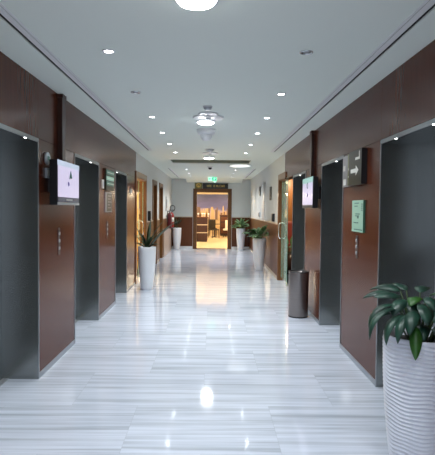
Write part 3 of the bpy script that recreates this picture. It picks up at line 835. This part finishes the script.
BX('print', (-1.6, 0, 0), (1.6, .03, 1.6), 'mural', r)
rnd = random.Random(21); ta = MB(); tb = MB(); x = -1.55
while x < 1.5:
    w = rnd.uniform(.05, .13); h = rnd.uniform(.45, .85) * (1.25 if rnd.random() < .15 else 1)
    mm = ta if rnd.random() < .6 else tb
    y = rnd.uniform(.006, .02)
    if rnd.random() < .3: mm.prism([(x, 0), (x+w, 0), (x+w, h*.85), (x+w*.5, h*1.1), (x, h*.85)], -y, 0)
    else: mm.box((x, -y, 0), (x+w, 0, h))
    x += w*rnd.uniform(.8, 1.6)
ta.box((-1.55, -.004, 0), (1.55, 0, .05)); tb.box((-1.55, -.003, 0), (1.55, 0, .04))
ta.build('pale_towers', 'mural_tower', r); tb.build('dark_towers', 'mural_tower2', r)
# service counter
r = empty('service_counter', (-.56, 24.0, 0), 0, 'dark wood cafe counter with pale shelf edges just inside the entrance', 'counter')
BX('body', (-.55, 0, .06), (.34, .65, 1.16), 'wood_dark', r); BX('worktop', (-.58, -.03, 1.16), (.37, .68, 1.2), 'wood_wain', r)
BX('plinth', (-.53, .03, 0), (.32, .62, .06), 'black', r)
for z in (.42, .80): BX('shelf_edge', (-.56, -.02, z), (.345, 0, z+.035), 'rail', r)
for k in range(9):
    x = -.98 + k*.10; rr = .03 + .008*(k % 2)
    if k % 3 == 1:
        o = MB().lathe([(0, 0), (.034, 0), (.034, .15), (.012, .2), (.012, .26), (0, .26)], 16).build('bottle', 'bottle'); tag(o, 'brown bottle standing among glasses on the dark cafe counter', 'bottle', 'bottles on the cafe counter')
    else:
        o = MB().lathe([(0, 0), (.03, 0), (.008, .008), (.008, .07), (.035, .10), (.04, .17), (.036, .17), (.03, .10), (0, .08)], 16).build('drinking_glass', 'glassware'); tag(o, 'clear stemmed glass on the dark cafe counter', 'glass', 'glasses on the cafe counter')
    o.location = (x, 24.28 + .1*(k % 2), 1.2)
# chairs and table
def chair(loc, rz, label, mat):
    r = empty('dining_chair', loc, rz, label, 'chair')
    BX('seat', (-.22, -.22, .42), (.22, .22, .48), mat, r, bev=.02)
    m = MB(); m.box((-.21, .18, .50), (.21, .23, .98)); m.build('backrest', mat, r, bev=.02)
    for sx in (-1, 1):
        for sy in (-1, 1): MB().tube([(sx*.19, sy*.19, .43), (sx*.21, sy*.21, 0)], [.022, .016], 8).build('leg', 'wood_dark', r)
    for sx in (-1, 1): MB().tube([(sx*.19, .2, .46), (sx*.19, .21, .55)], .018, 8).build('back_post', 'wood_dark', r)
chair((.10, 27.3, 0), .5, 'dark cafe chair seen through the entrance beside the counter', 'black')
chair((.02, 28.95, 0), 2.9, 'dark brown cafe chair behind the round cafe table', 'wood_dark')
r = empty('cafe_table', (.12, 28.0, 0), 0, 'small dark cafe table between the two cafe chairs', 'table')
MB().lathe([(0, .72), (.33, .72), (.34, .74), (.33, .755), (0, .755)], 28).build('tabletop', 'wood_dark', r); MB().lathe([(0, 0), (.2, 0), (.2, .02), (.03, .05), (.03, .72), (0, .72)], 20).build('pedestal', 'black', r)
r = empty('sideboard', (.88, 29.4, 0), 0, 'brown sideboard with drawers on the right inside the cafe', 'sideboard')
BX('body', (-.42, 0, .08), (.6, .5, 1.2), 'wood_dark', r); BX('top', (-.45, -.02, 1.2), (.63, .52, 1.24), 'wood_wain', r); BX('plinth', (-.4, .03, 0), (.58, .47, .08), 'black', r)
for z in (.15, .5, .85):
    d = BX('drawer', (-.38, -.02, z), (.56, 0, z+.28), 'wood_wain', r); BX('pull', (0, -.04, z+.15), (.18, -.02, z+.17), 'chrome', d)
r = empty('lounge_chair', (.92, 28.2, 0), -.3, 'cream upholstered chair in front of the sideboard inside the cafe', 'chair')
BX('seat', (-.25, -.25, .38), (.25, .25, .48), 'label', r, bev=.03); BX('backrest', (-.25, .18, .48), (.25, .27, .95), 'label', r, bev=.03)
for sx in (-1, 1):
    for sy in (-1, 1): MB().tube([(sx*.2, sy*.2, .39), (sx*.22, sy*.22, 0)], .02, 8).build('leg', 'wood_dark', r)
for k, (x, y) in enumerate(((-1.5, 21.5), (1.5, 21.5), (-1.5, 24.2), (1.5, 24.2), (-1.5, 27.), (1.5, 27.), (-1.5, 29.8), (1.5, 29.8))):
    r = empty('cafe_ceiling_light', (x, y, 2.72), 0, 'warm round ceiling light inside the cafe', 'ceiling light', 'warm ceiling lights inside the cafe')
    MB().lathe([(0, 0), (.11, 0), (.11, -.02), (.10, -.03), (0, -.03)], 24).build('housing', 'trimwhite', r); MB().lathe([(0, -.031), (.09, -.031), (.08, -.045), (0, -.05)], 24).build('diffuser', 'warm_lens', r)
    add_point('cafe_lamp', (x, y, 2.55), (60, 60, 50, 50, 36, 36, 22, 22)[k], (1., .86, .62), .15)

# ------------------------------------------------------------------ side rooms
def room(tag_, x0, x1, y0, y1, wmat, fmat, cmat, desc, h=2.6, skip=None):
    def st(nm, a, b, mat, lab, cat):
        o = BX(nm, a, b, mat); tag(o, lab, cat, kind='structure')
    st('floor_'+tag_, (x0, y0, -.06), (x1, y1, 0), fmat, 'floor of the '+desc, 'floor')
    st('ceiling_'+tag_, (x0, y0, h), (x1, y1, h+.05), cmat, 'ceiling of the '+desc, 'ceiling')
    st('wall_%s_back' % tag_, (x0, y1, 0), (x1, y1+.05, h), wmat, 'far wall of the '+desc, 'wall')
    st('wall_%s_front' % tag_, (x0, y0-.05, 0), (x1, y0, h), wmat, 'near wall of the '+desc, 'wall')
    xs = x0 if x0 < -2.2 else x1
    st('wall_%s_side' % tag_, (xs, y0, 0), (xs+(.05 if xs > 0 else -.05), y1, h), wmat, 'outer wall of the '+desc, 'wall')
room('lounge', -4.2, -1.751, 10.56, 13.0, 'gold_wall', 'cafe_floor', 'cafe_ceiling', 'golden room behind the left door')
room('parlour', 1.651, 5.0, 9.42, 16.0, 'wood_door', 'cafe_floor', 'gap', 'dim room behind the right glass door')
# closing strips between lift shafts and rooms are the niche backs; shelves in the golden room
r = empty('wall_shelf', (-2.4, 12.98, 0), 0, 'stack of pale shelves on the golden room wall seen past the left pot', 'shelf')
for k in range(5): BX('shelf_board', (-.6, -.16, .45+k*.38), (.55, .02, .475+k*.38), 'rail', r)
BX('bulkhead', (-.6, -.18, 2.0), (.62, .0, 2.58), 'wood_dark', r)
add_point('golden_room_lamp', (-2.6, 11.7, 1.9), 40, (1., .85, .58), .12)
r = empty('golden_room_ceiling_light', (-2.6, 11.7, 2.6), 0, 'round warm ceiling light of the golden left room', 'ceiling light')
MB().lathe([(0, 0), (.13, 0), (.13, -.03), (0, -.03)], 24).build('housing', 'trimwhite', r); MB().lathe([(0, -.031), (.11, -.031), (.09, -.055), (0, -.06)], 24).build('diffuser', 'warm_lens', r)
for k, (x, y) in enumerate(((2.15, 11.2), (2.3, 13.2), (2.45, 15.2))):
    r = empty('parlour_ceiling_light', (x, y, 2.6), 0, ['nearest', 'middle', 'furthest'][k] + ' warm ceiling light in the room behind the right glass door', 'ceiling light')
    MB().lathe([(0, 0), (.13, 0), (.13, -.03), (0, -.03)], 24).build('housing', 'trimwhite', r); MB().lathe([(0, -.031), (.11, -.031), (.09, -.055), (0, -.06)], 24).build('diffuser', 'warm_lens', r)
    add_point('parlour_lamp', (x, y, 2.45), 34, (1., .80, .52), .1)
r = empty('armchair', (2.55, 14.2, 0), .4, 'red upholstered armchair inside the room behind the right glass door', 'armchair')
BX('seat', (-.35, -.35, .15), (.35, .35, .45), 'upholstery', r, bev=.05); BX('backrest', (-.4, .25, .2), (.4, .45, 1.25), 'upholstery', r, bev=.06)
for s in (-1, 1): BX('armrest', (s*.35, -.35, .1), (s*.46, .3, .65), 'upholstery', r, bev=.04)
for sx in (-1, 1):
    for sy in (-1, 1): BX('leg', (sx*.3-.02, sy*.3-.02, 0), (sx*.3+.02, sy*.3+.02, .16), 'wood_dark', r)
r = empty('potted_fern', (1.95, 12.4, 0), 0, 'green plant in a dark pot inside the room behind the glass door', 'potted plant')
MB().lathe([(0, 0), (.13, 0), (.17, .5), (.165, .5), (.15, .45), (0, .45)], 28).build('pot', 'wood_dark', r)
bush(r, .52, 31, 20, .40, .62, .10, 'leaf_mid', (.5, 1.4), (.5, 1.6), .05, lo=-.26)

# ------------------------------------------------------------------ cool world fill added through the lobby's open near end
w = bpy.data.worlds.new('world'); sc.world = w; w.use_nodes = True
bg = w.node_tree.nodes['Background']; bg.inputs[0].default_value = (.76, .85, 1., 1); bg.inputs[1].default_value = .55

# ------------------------------------------------------------------ camera
yaw, pitch, roll, f = .0108, .0377, -.0101, 500.
cy, sy = math.cos(yaw), math.sin(yaw); cp, sp = math.cos(pitch), math.sin(pitch); cr_, sr = math.cos(roll), math.sin(roll)
Yw = Matrix(((cy, -sy, 0), (sy, cy, 0), (0, 0, 1))); Pm = Matrix(((1, 0, 0), (0, cp, -sp), (0, sp, cp))); Rm = Matrix(((cr_, 0, -sr), (0, 1, 0), (sr, 0, cr_)))
Mx = Rm @ Pm @ Yw
right, fwd, up = Vector(Mx[0]), Vector(Mx[1]), Vector(Mx[2])
cd = bpy.data.cameras.new('camera'); cam = bpy.data.objects.new('camera', cd); col.objects.link(cam)
cd.sensor_width = 36; cd.sensor_fit = 'AUTO'; cd.lens = f/455*36; cd.clip_start = .05; cd.clip_end = 100
mw = Matrix.Identity(4)
for i in range(3): mw[i][0] = right[i]; mw[i][1] = up[i]; mw[i][2] = -fwd[i]
mw[0][3], mw[1][3], mw[2][3] = 0, 0, 1.6
cam.matrix_world = mw
sc.camera = cam

sc.view_settings.view_transform = 'Standard'; sc.view_settings.look = 'None'; sc.view_settings.gamma = 1
sc.view_settings.use_curve_mapping = False
sc.view_settings.exposure = 1.28
sc.cycles.use_denoising = True
sc.cycles.max_bounces = 10; sc.cycles.diffuse_bounces = 6; sc.cycles.glossy_bounces = 6
sc.cycles.sample_clamp_indirect = 6
